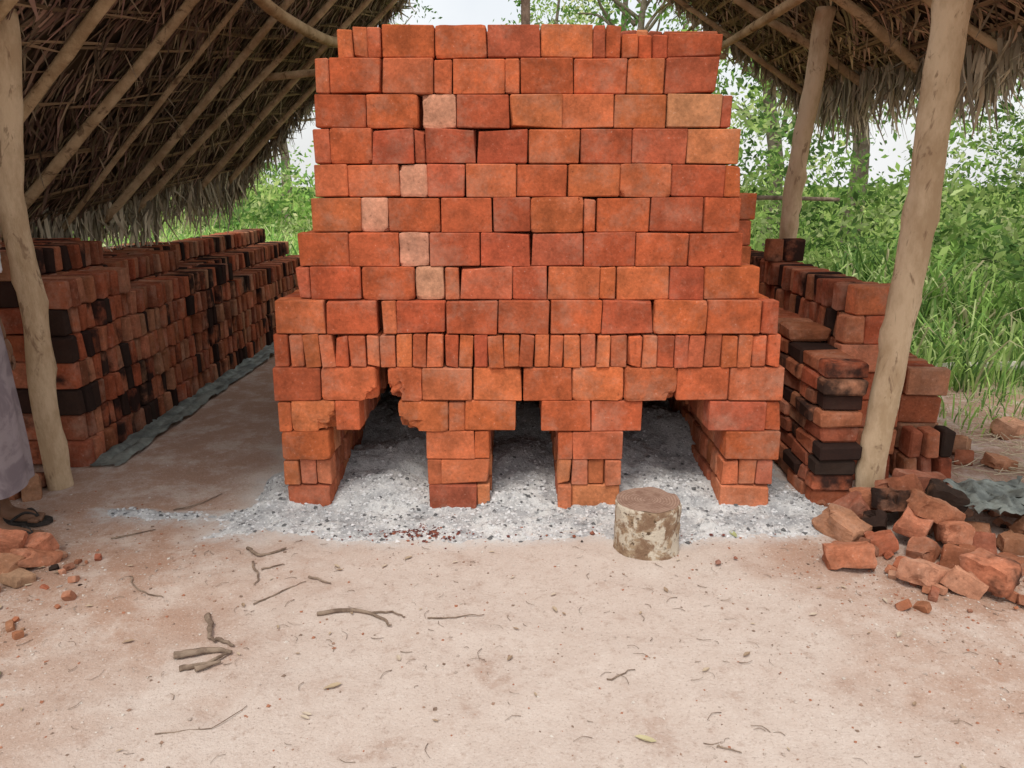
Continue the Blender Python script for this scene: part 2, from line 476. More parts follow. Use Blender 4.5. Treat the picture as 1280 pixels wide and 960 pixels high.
# ------------------------------------------------------------------ broken bricks
def rubble(name,pts):
    mb=MB()
    for (x,y,z,s) in pts:
        size=[.105*s*R.uniform(.9,1.8),.105*s*R.uniform(.8,1.15),.073*s*R.uniform(.9,1.3)]
        rot=Euler((R.gauss(0,.28),R.gauss(0,.33),R.uniform(0,6.28))).to_matrix()
        c=dcol(.28 if s>.5 else .1); c=(c[0]*.98,c[1]*1.25,c[2]*1.4,c[3]*.9)
        bite=(R.choice(CORN),.05*s*R.uniform(.5,1.3))
        rough_brick(mb,(x,y,z+size[2]*.45),size,c,rot,R.uniform(0,99),bite,6 if s>.5 else 3,.012*s)
    return mb.build(name,M_BRICKD)
P=[(1.36,2.86,0,1.15),(1.60,2.72,0,1.0),(1.72,2.66,0,.95),(1.81,2.66,.03,1.3),(1.80,2.85,0,1.1),(1.56,3.0,0,1.),(1.45,3.14,0,1.2),(1.60,3.16,.02,1.1),(1.72,3.05,.06,1.2),
   (1.70,3.2,.1,1.2),(1.82,3.1,.10,1.3),(1.86,3.0,.04,1.1),(1.95,2.95,0,1.),(1.92,3.2,.10,1.3),(1.78,3.33,.10,1.2),(1.9,3.38,.10,1.2),(2.02,3.1,.0,1.),(2.12,3.0,0,.9),
   (2.28,3.15,0,1.),(2.4,3.2,0,1.),(1.52,3.28,0,1.1),(1.64,3.3,.06,1.),(1.5,2.97,0,.7),(1.7,2.93,0,.9),(1.98,2.8,0,.8),(2.2,2.9,0,.7),(1.9,2.55,0,.5),(1.84,3.24,.0,1.3),(1.72,3.4,.0,1.2),(2.05,3.35,.0,1.2)]
for i in range(16): P.append((R.uniform(2.1,3.2),R.uniform(3.2,4.6),0,R.uniform(.5,1.2)))
for i in range(90): P.append((R.uniform(1.4,2.6),R.uniform(2.5,3.5),0,R.uniform(.10,.38)))
rubble('broken_brick_pile',P)
P=[(-1.93,2.86,0,.9),(-1.98,2.95,.0,1.0),(-2.02,2.78,0,.9),(-2.08,2.9,.03,1.),(-2.1,2.7,0,.9),(-1.92,2.72,0,.6),(-1.98,2.62,0,.7),(-2.15,2.8,.03,1.1),(-2.05,2.55,0,.8),(-1.87,2.93,0,.4)]
for i in range(60): P.append((R.uniform(-2.4,-1.65),R.uniform(2.3,3.0),0,R.uniform(.08,.35)))
rubble('broken_brick_pile',P)
rubble('broken_brick_pile',[(-2.42,3.72,0,1.),(-2.5,3.6,0,1.1),(-2.38,3.58,0,.8),(-2.6,3.7,.05,1.2)])

# ------------------------------------------------------------------ ash
ax=np.arange(-2.1,1.75,.018); ay=np.arange(2.9,5.88,.018)
def ash_z(x,y,e):
    t=max(-.6,min(1,e/.16))
    hgt=(.012*t if t>0 else .03*t)+(.004+.014*max(0,t))*noise.noise((x*14,y*14,2))+.014*noise.noise((x*34,y*34,2))*max(0,t)
    if y>3.35: hgt+=min(.17,(y-3.35)*.18)*max(0,t)*(1+.7*noise.noise((x*3,y*3,6)))
    for (cx,cy,s,hh) in((-.62,3.5,.16,.045),(.05,3.48,.15,.04),(.75,3.5,.18,.05),(-1.15,3.38,.14,.03),(1.30,3.4,.12,.03)):
        hgt+=hh*math.exp(-((x-cx)**2+(y-cy)**2)/(s*s))*max(0,t)
    return hgt+ground_h(x,y)
E=[[ash_mask(x,y) for x in ax] for y in ay]
V=[(x,y,ash_z(x,y,E[j][i])) for j,y in enumerate(ay) for i,x in enumerate(ax)]
n_=len(ax)
F=[(j*n_+i,j*n_+i+1,(j+1)*n_+i+1,(j+1)*n_+i) for j in range(len(ay)-1) for i in range(n_-1) if E[j][i]>-.05]
me=bpy.data.meshes.new('wood_ash'); me.from_pydata(V,[],F); me.polygons.foreach_set('use_smooth',[True]*len(F))
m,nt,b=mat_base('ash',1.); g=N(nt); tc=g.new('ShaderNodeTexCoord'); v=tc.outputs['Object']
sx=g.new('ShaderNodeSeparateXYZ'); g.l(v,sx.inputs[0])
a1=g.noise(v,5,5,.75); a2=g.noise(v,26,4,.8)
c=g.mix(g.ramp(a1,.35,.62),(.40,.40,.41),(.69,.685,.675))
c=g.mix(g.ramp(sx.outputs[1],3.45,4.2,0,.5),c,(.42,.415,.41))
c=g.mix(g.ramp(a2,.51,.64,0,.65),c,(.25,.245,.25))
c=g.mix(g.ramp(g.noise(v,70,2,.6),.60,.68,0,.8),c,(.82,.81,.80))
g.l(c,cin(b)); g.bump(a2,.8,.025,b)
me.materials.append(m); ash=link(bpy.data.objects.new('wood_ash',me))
OCT=[(1,0,0),(-1,0,0),(0,1,0),(0,-1,0),(0,0,1),(0,0,-1)]
OCF=[(0,2,4),(2,1,4),(1,3,4),(3,0,4),(2,0,5),(1,2,5),(3,1,5),(0,3,5)]
def chip(mb,x,y,z,s,col,flat=.6):
    rot=Euler((R.uniform(0,6),R.uniform(0,6),R.uniform(0,6))).to_matrix()
    vs=[]
    for o in OCT:
        q=rot@(Vector(o)*s*R.uniform(.55,1.2)); vs.append((x+q[0],y+q[1],z+q[2]*flat))
    mb.add(vs,OCF,col)
mb=MB(); k=0
while k<9000:
    x=R.uniform(-1.9,1.6); y=R.uniform(3.0,5.6) if R.random()<.55 else R.uniform(3.05,3.7)
    e=ash_mask(x,y)
    if e<-.04: continue
    k+=1
    g_=R.choice([.6,.7,.75,.5,.65,.3,.14]) if R.random()<.8 else .7
    chip(mb,x,y,ash_z(x,y,e),R.choice([.003,.005,.008,.013])*R.uniform(.7,1.3),(g_,g_,g_*1.01,0))
for i in range(420):
    x=R.gauss(-.42,.12) if i<300 else R.uniform(-1.0,1.2);y=R.gauss(3.17,.045) if i<300 else R.uniform(3.1,3.4)
    chip(mb,x,y,ash_z(x,y,.05)+.002,R.uniform(.003,.012),R.choice([(.17,.06,.05,0),(.22,.07,.05,0),(.10,.05,.05,0),(.35,.13,.08,0)]))
mb.build('ash_lumps',M_DEB,parent=ash)

# ------------------------------------------------------------------ stump
def stump():
    par=empty('tree_stump'); par.location=(.572,3.03,0)
    seg=64;R0=.137;vs=[];fs=[]
    H=[-.01,.02,.05,.08,.11,.14,.17,.195,.208,.214]
    def out(a): return 1+.05*noise.noise((math.cos(a)*1.2,math.sin(a)*1.2,3))
    for k,z in enumerate(H):
        for s in range(seg):
            a=2*math.pi*s/seg
            r=R0*(out(a)+.045*noise.noise((math.cos(a)*5,math.sin(a)*5,z*25)))
            if k==0: r*=1.03
            if k==len(H)-1: r-=.006
            vs.append((r*math.cos(a),r*math.sin(a),z+(.008*noise.noise((a*2,1,0)) if k>6 else 0)))
    for k in range(len(H)-1):
        for s in range(seg):
            s2=(s+1)%seg; fs.append((k*seg+s,k*seg+s2,(k+1)*seg+s2,(k+1)*seg+s))
    mb=MB(); mb.add(vs,fs)
    m,nt,b=mat_base('peeling_bark',.95); g=N(nt); tc=g.new('ShaderNodeTexCoord'); v=tc.outputs['Object']
    c=g.mix(g.ramp(g.noise(v,14,6,.7),.4,.6),(.27,.17,.11),(.45,.33,.22))
    c=g.mix(g.ramp(g.noise(v,13,6,.7,.6),.47,.56),c,(.66,.58,.47))
    c=g.mix(g.ramp(g.noise(v,30,5,.7),.58,.66),c,(.13,.085,.055))
    g.l(c,cin(b)); g.bump(g.noise(v,24,6,.7),.9,.02,b)
    mb.build('bark',m,True,par)
    mb=MB(); vs=[];fs=[]
    rings=[0.001,.02,.04,.06,.08,.1,.118,.1325]
    for q in rings:
        for s in range(seg):
            a=2*math.pi*s/seg; r=q*out(a)
            vs.append((r*math.cos(a),r*math.sin(a),.215+.005*noise.noise((r*math.cos(a)*20,r*math.sin(a)*20,0))+.008*noise.noise((a*2,1,0))*(q/.13)**3))
    for k in range(len(rings)-1):
        for s in range(seg):
            s2=(s+1)%seg; fs.append((k*seg+s,(k+1)*seg+s,(k+1)*seg+s2,k*seg+s2))
    mb.add(vs,fs)
    m,nt,b=mat_base('cut_wood',.9); g=N(nt); tc=g.new('ShaderNodeTexCoord'); v=tc.outputs['Object']
    wv=g.new('ShaderNodeTexWave',wave_type='RINGS',rings_direction='Z'); wv.inputs['Scale'].default_value=26; wv.inputs['Distortion'].default_value=3; wv.inputs['Detail'].default_value=3; g.l(v,wv.inputs[0])
    c=g.mix(g.math('MULTIPLY',wv.outputs['Fac'],.6),(.28,.18,.135),(.44,.31,.24))
    c=g.mix(g.ramp(g.noise(v,16,6,.7),.45,.65,0,.7),c,(.20,.115,.085))
    g.l(c,cin(b)); g.bump(g.noise(v,50,5,.7),.6,.008,b)
    mb.build('sawn_top',m,True,par)
stump()

# ------------------------------------------------------------------ posts
def post(name,pts,r0,r1,knots=7,mat=M_POLE,seg=16):
    mb=MB(); tube(mb,pts,r0,r1,seg,9,.07,.014,knots=knots); return mb.build(name,mat,True)
post('wooden_post',[(-2.29,3.69,-.05),(-2.325,3.69,.5),(-2.31,3.7,1.0),(-2.325,3.69,1.45),(-2.26,3.69,1.9),(-2.24,3.7,2.25)],.058,.058)
post('wooden_post',[(1.71,3.47,-.05),(1.73,3.47,.4),(1.745,3.47,.85),(1.785,3.48,1.3),(1.80,3.47,1.75),(1.82,3.47,2.15),(1.85,3.47,2.66)],.060,.074,14)
post('wooden_post',[(1.80,5.2,-.05),(1.82,5.2,1.0),(1.84,5.2,1.6),(1.90,5.2,2.1),(1.94,5.2,2.55)],.052,.060,8)
post('wooden_post',[(.09,6.6,-.05),(.10,6.6,1.6),(.10,6.6,3.6)],.035,.035,2,M_TWIG)
post('wooden_post',[(1.78,7.0,-.05),(1.62,7.0,1.6),(1.64,7.0,2.7)],.04,.04,2)
post('wooden_post',[(-1.6,7.9,-.05),(-1.6,7.9,1.3),(-1.62,7.9,2.6)],.05,.045,2)

# ------------------------------------------------------------------ thatched roofs
def roof(A,B,C,D,sgn,rafters,purlins,ncourse,lattice,fringe_len):
    A,B,C,D=map(Vector,(A,B,C,D)); par=empty('thatched_roof')
    def S(s,t): return (A.lerp(C,s)).lerp(B.lerp(D,s),t)
    nrm=(C-A).cross(B-A).normalized()
    if nrm.z<0: nrm=-nrm
    nu,nv=40,24; mb=MB(); vs=[]
    for side in(0,1):
        for i in range(nu+1):
            for j in range(nv+1):
                s,t=i/nu,j/nv
                p=S(s,t)+nrm*(.05+.11*side+.02*noise.noise((s*9,t*7,side)))
                vs.append(tuple(p))
    st=(nu+1)*(nv+1);fs=[]
    for side in(0,1):
        for i in range(nu):
            for j in range(nv):
                a=side*st+i*(nv+1)+j; q=(a,a+nv+1,a+nv+2,a+1); fs.append(q if side else q[::-1])
    for i in range(nu):
        for j in(0,nv): a=i*(nv+1)+j; fs.append((a,a+nv+1,a+nv+1+st,a+st))
    for j in range(nv):
        for i in(0,nu): a=i*(nv+1)+j; fs.append((a,a+1,a+1+st,a+st))
    mb.add(vs,fs,(.10,.07,.045,0)); mb.build('thatch_sheet',M_THATCH,True,par)
    L=(C-A).length; Hh=(B-A).length
    al=(C-A).normalized(); dn=(A-B).normalized()
    vsl=[];cs=[]
    def strip(p,d,wd,ln,col,sag=.0):
        side=d.cross(nrm).normalized()*wd/2
        e=p+d*ln-nrm*sag
        mid=p+d*ln*.5-nrm*sag*.2
        for q in((p-side*.6,p+side*.6,mid+side,mid-side),(mid-side,mid+side,e+side*.25,e-side*.25)):
            vsl.extend([tuple(z) for z in q]); cs.extend([col]*4)
    for k in range(ncourse):
        t=(k+1)/ncourse
        for i in range(int(L*72)):
            s=R.random(); tt=min(1,t+R.uniform(-.014,.014)+.02*noise.noise((s*6,k*3.1,0)))
            p=S(s,tt)+nrm*R.uniform(.0,.045)
            ang=(R.choice([-.75,.75])+R.gauss(0,.08)) if lattice and R.random()<.8 else R.gauss(.35*noise.noise((s*5,k*2.3,1))*2,.35)
            d=(dn*math.cos(ang)+al*math.sin(ang)).normalized()
            g_=R.choice([.4,.7,.9,1.2,1.9])*(1+.5*noise.noise((s*8,k*1.7,4))); base=(.22,.155,.11) if not lattice else (.38,.29,.19)
            strip(p,d,R.uniform(.012,.034),Hh/ncourse*R.uniform(.8,1.5),(base[0]*g_,base[1]*g_*R.uniform(.85,1.1),base[2]*g_,0),R.uniform(-.02,.06))
        for i in range(int(L*5)):
            s=R.random(); p=S(s,min(1,t+R.uniform(-.006,.006)))-nrm*R.uniform(-.01,.02); d=(al+dn*R.gauss(0,.05)).normalized()
            g_=R.uniform(.4,1.6)
            strip(p,d,R.uniform(.012,.028),R.uniform(.4,1.0),(.31*g_,.22*g_,.14*g_,0),R.uniform(-.01,.03))
    for i in range(int(L*90)):
        p=S(R.random(),R.random()); d=Vector((R.gauss(0,.5),R.gauss(0,.5),-1)).normalized(); g_=R.uniform(.5,1.7)
        strip(p,d,R.uniform(.006,.014),R.uniform(.05,.18),(.24*g_,.18*g_,.12*g_,0),0)
    np_mesh('palm_leaves',np.array(vsl),4,np.array(cs),M_THATCH,par)
    vsl.clear();cs.clear()
    def hang(p,ln,lite=1.):
        d=Vector((R.gauss(sgn*.15,.18),R.gauss(0,.22),-1)).normalized()
        side=Vector((R.gauss(0,1),R.gauss(0,1),R.gauss(0,.1))).normalized()*R.uniform(.005,.014)
        g_=R.choice([.5,.8,1.,1.3,1.7])*lite; col=(min(.42*g_,.75),min(.36*g_,.68),.26*g_,0)
        m=p+d*ln*.55; e=p+d*ln+Vector((R.gauss(0,.04),R.gauss(0,.04),0))
        for q in((p-side,p+side,m+side,m-side),(m-side,m+side,e+side*.2,e-side*.2)):
            vsl.extend([tuple(z) for z in q]); cs.extend([col]*4)
    for i in range(int(L*360)):
        s=R.random(); cl=.5+noise.noise((s*14,0,sgn))+.5*noise.noise((s*50,3,sgn)); hang(S(s,R.uniform(-.01,.06))+nrm*R.uniform(-.02,.1),fringe_len*(1.+.45*s)*R.uniform(.35,1.)*(.55+.8*max(0,cl)))
    for i in range(int(Hh*300)):
        t=R.random()**1.3
        hang(S(1,t)+nrm*R.uniform(-.02,.1)+al*.02,fringe_len*R.uniform(.2,.8)*(1.25-t*.8),1.1)
    np_mesh('eave_fringe',np.array(vsl),4,np.array(cs),M_THATCH,par)
    mb=MB()
    for (s,r_,ds) in rafters:
        pts=[S(min(1,max(0,s+ds*(t-.5)+R.uniform(-.008,.008))),t)-nrm*(.035+r_*.4) for t in (0,.25,.5,.75,1.)]
        pts=[p+nrm*R.uniform(-.012,.012) for p in pts]
        tube(mb,[tuple(p) for p in pts],r_*1.1,r_*.85,9,6,.06,.01,knots=6)
    mb.build('rafters',M_LOG,True,par)
    mb=MB()
    for prof,r_ in purlins:
        pts=[S(s,t)-nrm*(.09+r_) for s,t in prof]
        tube(mb,[tuple(p) for p in pts],r_*1.1,r_*.8,11,6,.06,.015,knots=7)
    mb.build('purlins',M_LOG,True,par)
roof((-3.85,1.6,.62),(-1.4,1.6,3.12),(-2.72,8.0,1.58),(-.55,8.0,3.65),-1,
     [(.18,.028,0),(.30,.026,.06),(.40,.03,-.02),(.50,.031,.03),(.58,.018,-.05),(.66,.028,-.02),(.76,.026,.04),(.86,.026,.01),(.95,.024,0)],
     [([(0,.75),(.2,.74),(.32,.745),(.45,.74),(.6,.665),(.8,.615),(1,.62)],.046),([(0,.93),(.5,.93),(1,.91)],.03)],16,False,.36)
roof((2.62,1.6,2.12),(.95,1.6,3.22),(2.5,7.0,2.24),(.95,7.0,3.25),1,
     [(.1,.025,0),(.25,.028,0),(.38,.028,.04),(.50,.022,0),(.62,.03,-.05),(.80,.028,.04),(.97,.022,0)],
     [([(0,.5),(.3,.52),(.6,.47),(1,.46)],.036)],12,True,.33)
mb=MB(); tube(mb,[(-2.0,6.6,2.32),(-.9,6.6,2.42),(.2,6.6,2.5),(1.7,6.6,2.48)],.03,.025,9,5,.06,.02,knots=4); mb.build('tie_beam',M_LOG,True)

# ------------------------------------------------------------------ tarps, logs
def cloth(name,x0,x1,y0,y1,nx_,ny_,amp,seed,base=.015):
    mb=MB();vs=[];fs=[]
    for j in range(ny_+1):
        for i in range(nx_+1):
            s,t=i/nx_,j/ny_; x=x0+(x1-x0)*s+.04*noise.noise((t*12,s*2,seed))+.02*noise.noise((t*40,s*2,seed)); y=y0+(y1-y0)*t+.03*noise.noise((s*8,t*2,seed+4))
            z=base+amp*abs(noise.noise((x*9,y*5,seed)))+amp*.5*abs(noise.noise((x*22,y*14,seed)))
            vs.append((x,y,z))
    for j in range(ny_):
        for i in range(nx_): a=j*(nx_+1)+i; fs.append((a,a+1,a+nx_+2,a+nx_+1))
    mb.add(vs,fs); return mb.build(name,M_TARP,True)
cloth('tarpaulin_sheet',-2.31,-2.14,3.95,8.8,14,240,.045,3,.012)
cloth('tarpaulin_sheet',1.98,2.38,3.05,3.42,44,34,.09,9,.13)
mb=MB(); tube(mb,[(2.45,5.6,.07),(3.4,5.9,.10),(4.6,6.1,.08)],.05,.04,10,6,.1,.02); mb.build('fallen_log',simple_mat('bleached_wood',(.5,.46,.4),(.66,.62,.55),8),True)
mb=MB(); tube(mb,[(4.0,7.4,.12),(4.9,7.6,.16),(6.2,7.6,.12)],.11,.10,12,6,.1,.02); mb.build('fallen_log',M_POLE,True)
mb=MB(); tube(mb,[(1.4,7.2,1.36),(2.2,7.2,1.38),(3.0,7.3,1.36)],.022,.018,8,5,.1,.03); mb.build('fence_rail',M_TWIG,True)

# ------------------------------------------------------------------ litter on the ground
mb=MB()
tw=[([(-.70,2.48),(-.60,2.50),(-.52,2.49),(-.45,2.44),(-.42,2.40)],.007),([(-.52,2.49),(-.44,2.50),(-.38,2.47)],.004),
    ([(-1.12,3.0),(-1.04,2.92),(-.95,2.98)],.008),([(-1.06,2.86),(-1.0,2.76),(-.98,2.68)],.005),([(-1.0,2.8),(-.92,2.84)],.004),
    ([(-1.08,2.46),(-1.04,2.36),(-1.0,2.30)],.010),([(-1.0,2.32),(-.93,2.28)],.007),([(-1.1,2.22),(-1.0,2.25),(-.92,2.24)],.011),([(-1.06,2.16),(-.98,2.18),(-.93,2.24)],.009),([(-1.0,2.14),(-.94,2.19)],.009),
    ([(-.8,2.75),(-.7,2.70)],.005),([(-1.5,2.75),(-1.42,2.65),(-1.3,2.6)],.004),([(-1.75,3.1),(-1.6,3.2)],.004),([(-1.62,3.42),(-1.5,3.5),(-1.45,3.6)],.004),
    ([(-.95,2.55),(-.85,2.66),(-.8,2.72)],.003),([(-.3,2.45),(-.2,2.46),(-.1,2.50)],.003),([(.3,2.1),(.38,2.15)],.003),([(.55,1.8),(.62,1.79)],.003),([(-1.0,1.85),(-.85,1.88),(-.78,1.97)],.002)]
for pts,r in tw: tube(mb,[(x,y,r*.9+.003+ground_h(x,y)) for x,y in pts],r,r*.45,8,5,.3,.015)
for i in range(380):
    x=R.uniform(-2.3,2.4);y=R.uniform(1.2,3.1);a=R.uniform(0,6.28);l=R.uniform(.012,.06)
    r=R.uniform(.0007,.0016)
    tube(mb,[(x,y,.004+ground_h(x,y)),(x+math.cos(a)*l*.5,y+math.sin(a)*l*.5,.006+ground_h(x,y)),(x+math.cos(a+.4)*l,y+math.sin(a+.4)*l,.004+ground_h(x,y))],r,r*.6,4,2,.1)
mb.build('fallen_twigs',M_TWIG,True)
mb=MB()
for i in range(7500):
    x=R.uniform(-2.6,2.6);y=1.1+2.4*R.random()**.8
    q=R.random()
    if q<.35: x=R.gauss(1.7,.5); y=R.gauss(2.8,.5)
    elif q<.5: x=R.gauss(-1.9,.4); y=R.gauss(2.7,.5)
    s=R.choice([.0015,.002,.003,.004,.006])*R.uniform(.7,1.5)
    c=R.choice([(.44,.36,.31),(.58,.50,.44),(.34,.22,.16),(.40,.18,.11),(.24,.17,.13),(.64,.58,.52)])
    chip(mb,x,y,ground_h(x,y)+s*.2,s,(*c,0))
for (x,y,s,c) in [(.27,3.1,.014,(.28,.10,.06)),(.84,2.86,.018,(.32,.16,.12)),(.92,2.9,.014,(.3,.13,.09)),(.35,3.13,.016,(.3,.12,.08)),(.3,3.05,.010,(.1,.08,.07))]:
    chip(mb,x,y,.012,s,(*c,0),.8)
mb.build('gravel',M_DEB)
mb=MB()
def leaf(x,y,s,col,a=None):
    a=R.uniform(0,6.28) if a is None else a
    prof=[(-1,0),(-.6,.26),(0,.38),(.55,.24),(1,0),(.55,-.24),(0,-.38),(-.6,-.26)]
    vs=[];cu=R.uniform(.1,.35)
    for px,py in prof:
        X_=px*s;Y_=py*s; z=.006+ground_h(x,y)+abs(py)*s*cu+R.uniform(0,.10)*s
        vs.append((x+X_*math.cos(a)-Y_*math.sin(a),y+X_*math.sin(a)+Y_*math.cos(a),z))
    vs.append((x,y,.005+ground_h(x,y)))
    mb.add(vs,[(i,(i+1)%8,8) for i in range(8)],col)
for i in range(90):
    leaf(R.uniform(-2.4,2.4),R.uniform(1.2,3.0),R.uniform(.008,.022),(*R.choice([(.44,.34,.24),(.50,.40,.29),(.36,.26,.18),(.55,.46,.36)]),0))
leaf(-1.62,2.12,.035,(.22,.30,.08,0)); leaf(.37,1.83,.032,(.52,.46,.28,0)); leaf(-.55,2.06,.03,(.46,.36,.24,0)); leaf(.97,3.12,.035,(.42,.44,.22,0)); leaf(-.2,1.7,.03,(.48,.40,.28,0))
mb.build('dry_leaves',M_DEB)
mb=MB()
for i in range(800):
    x=R.gauss(2.9,.6);y=R.gauss(4.2,.7)
    if x<2.3: continue
    a=R.uniform(0,6.28);l=R.uniform(.05,.22)
    tube(mb,[(x,y,.01+R.uniform(0,.03)),(x+math.cos(a)*l,y+math.sin(a)*l,.01+R.uniform(0,.04))],.003,.002,4,1,.0,col=(.5,.41,.29,0))
mb.build('straw_litter',M_DEB)

# ------------------------------------------------------------------ vegetation
def leaf_cloud(centers,size,cols,aspect=.42,droop=.3):
    n=len(centers)
    a=NR.normal(size=(n,3)); a[:,2]-=droop; a/=np.linalg.norm(a,axis=1)[:,None]
    r=NR.normal(size=(n,3)); r[:,2]*=.4; bq=np.cross(a,r); bq/=np.linalg.norm(bq,axis=1)[:,None]
    s=(size*NR.uniform(.6,1.3,n))[:,None]
    V=np.stack([centers-a*s,centers-a*s*.1+bq*s*aspect,centers+a*s,centers-a*s*.1-bq*s*aspect],1).reshape(-1,3)
    return V,np.repeat(cols,4,axis=0)
GREENS=np.array([(.24,.40,.10),(.34,.51,.14),(.16,.29,.08),(.43,.58,.19),(.11,.20,.06),(.52,.63,.28)])
def clumps(specs,leafsize):
    Vs=[];Cs=[]
    for (x,y,z,rx,ry,rz,nc,nl,tone) in specs:
        d=NR.normal(size=(nc,3)); d/=np.linalg.norm(d,axis=1)[:,None]; d*=NR.uniform(.45,1.08,nc)[:,None]
        cc=np.array([x,y,z])+d*np.array([rx,ry,rz]); cc[:,2]=np.maximum(cc[:,2],.1)
        for c0 in cc:
            rad=NR.uniform(.12,.28)*(.6+rx*.35)
            p=c0+NR.normal(size=(nl,3))*rad*np.array([1,1,.6])
            base=GREENS[NR.integers(0,len(GREENS))]*NR.uniform(.7,1.15)*tone
            col=np.ones((nl,4)); col[:,:3]=np.minimum(base*NR.uniform(.7,1.3,(nl,1)),.75)
            v_,c_=leaf_cloud(p,leafsize*NR.uniform(.6,1.3),col); Vs.append(v_);Cs.append(c_)
    return np.concatenate(Vs),np.concatenate(Cs)
sp=[]
for i in range(36):
    x=R.uniform(1.9,11); y=R.uniform(8.2,12)+.1*x; h=R.uniform(.9,2.3)
    sp.append((x,y,h*.8,R.uniform(.6,1.2),.8,h,26,36,R.uniform(.75,1.2)))
for i in range(16):
    sp.append((R.uniform(3.6,9),R.uniform(5.8,8.5),R.uniform(.4,.8),.6,.6,.7,18,30,R.uniform(.85,1.25)))
v_,c_=clumps(sp,.052); np_mesh('shrub_thicket',v_,4,c_,M_LEAF)
sp=[]
for i in range(10):
    sp.append((R.uniform(-1.5,2.5),R.uniform(15,18),1.3,1.3,.9,1.6,18,24,R.uniform(.9,1.2)))
for i in range(20):
    x=R.uniform(-14,-2.5); sp.append((x,R.uniform(19,23),.9,1.6,1.,R.uniform(.9,1.6),18,24,R.uniform(1.1,1.5)))
v_,c_=clumps(sp,.085); np_mesh('shrub_thicket',v_,4,c_,M_LEAF)
M_TRUNK=simple_mat('tree_bark',(.17,.13,.10),(.30,.25,.20),8,.9,.6,.02)
def tree(x,y,h,cr,nc=60,nl=36,tone=1.,ls=.08):
    par=empty('tree'); mb=MB()
    tp=(x+R.uniform(-.4,.4),y,h*.62)
    tube(mb,[(x,y,-.1),(x+.1,y,h*.25),((x+tp[0])/2,y+.1,h*.45),tp,(tp[0]+.2,y,h*.95)],.02*h+.05,.03,10,5,.08,.05)
    ends=[]
    for k in range(9):
        a=k*2.4+R.uniform(-.3,.3); z0=h*R.uniform(.35,.7); l=cr*R.uniform(.6,1.)
        e=(x+math.cos(a)*l,y+math.sin(a)*l*.8,z0+h*R.uniform(.12,.35)); ends.append(e)
        tube(mb,[(x+.1,y,z0),(x+math.cos(a)*l*.5,y+math.sin(a)*l*.4,z0+h*.12),e],.045,.012,7,4,.1,.05)
    mb.build('trunk_and_limbs',M_TRUNK,True,par)
    s=[(e[0],e[1],e[2],cr*.42,cr*.42,cr*.3,max(4,nc//9),nl,tone*R.uniform(.8,1.2)) for e in ends]+[(x,y,h*.9,cr*.6,cr*.6,cr*.4,nc//4,nl,tone)]
    v_,c_=clumps(s,ls); np_mesh('crown',v_,4,c_,M_LEAF,par)
for a in [(2.4,17,7,2.4),(4.2,13,6,2.2),(6.4,15,7.5,2.8),(8.5,12.5,6.5,2.4),(11,16,8,3),(3.2,21,8.5,3.),(-4.9,26,7,2.6),(-8,28,8,3),(-12,26,8,3),(1.3,24,7.2,2.0)]:
    tree(*a,nc=66 if a[1]<18 else 50,tone=1.1)
def grass(name,n,area,hmin,hmax,wd,tone,dens=None,edge=None):
    x=NR.uniform(area[0],area[1],n); y=NR.uniform(area[2],area[3],n)
    if dens is not None:
        k=np.array([noise.noise((a*.9,b_*.9,2))>dens or q<.25 for a,b_,q in zip(x,y,NR.uniform(size=n))]); x=x[k];y=y[k];n=len(x)
    if edge is not None:
        k=edge(x,y); x=x[k];y=y[k];n=len(x)
    h=NR.uniform(hmin,hmax,n)*(.7+.6*np.array([abs(noise.noise((a*1.3,b_*1.3,7))) for a,b_ in zip(x,y)])*2)
    a=NR.uniform(0,6.28,n); lean=NR.uniform(.1,.95,n)*h
    s=np.stack([np.cos(a+1.57),np.sin(a+1.57),np.zeros(n)],1)*(wd*NR.uniform(.6,1.6,n))[:,None]
    d=np.stack([np.cos(a),np.sin(a),np.zeros(n)],1)*lean[:,None]
    up=np.zeros((n,3)); up[:,2]=h
    p0=np.stack([x,y,np.zeros(n)-.02],1); p1=p0+up*.55+d*.25; p2=p0+up*.9+d*.7; p3=p0+up*.82+d*1.2
    V=np.stack([p0-s*.7,p0+s*.7,p1+s,p1-s, p1-s,p1+s,p2+s*.7,p2-s*.7, p2-s*.7,p2+s*.7,p3+s*.08,p3-s*.08],1).reshape(-1,3)
    c=GREENS[NR.integers(0,len(GREENS),n)]*tone*NR.uniform(.75,1.3,(n,1)); col=np.ones((n,4)); col[:,:3]=np.minimum(c,.75)
    dry=NR.uniform(size=n)<.08; col[dry,:3]=(.48,.44,.26)
    np_mesh(name,V,4,np.repeat(col,12,axis=0),M_LEAF)
grass('tall_grass',9000,(2.9,8.5,5.4,9.5),.12,.55,.009,1.0,.0,lambda x,y:(x-2.9)*1.0+(y-5.4)>.5)
grass('tall_grass',3800,(2.6,5,4.5,6.4),.05,.28,.005,1.0,.0)
grass('meadow_grass',20000,(-14,3,9.2,21),.2,.6,.015,1.35)
grass('meadow_grass',3500,(1.9,5,7,10),.35,.8,.012,1.0)

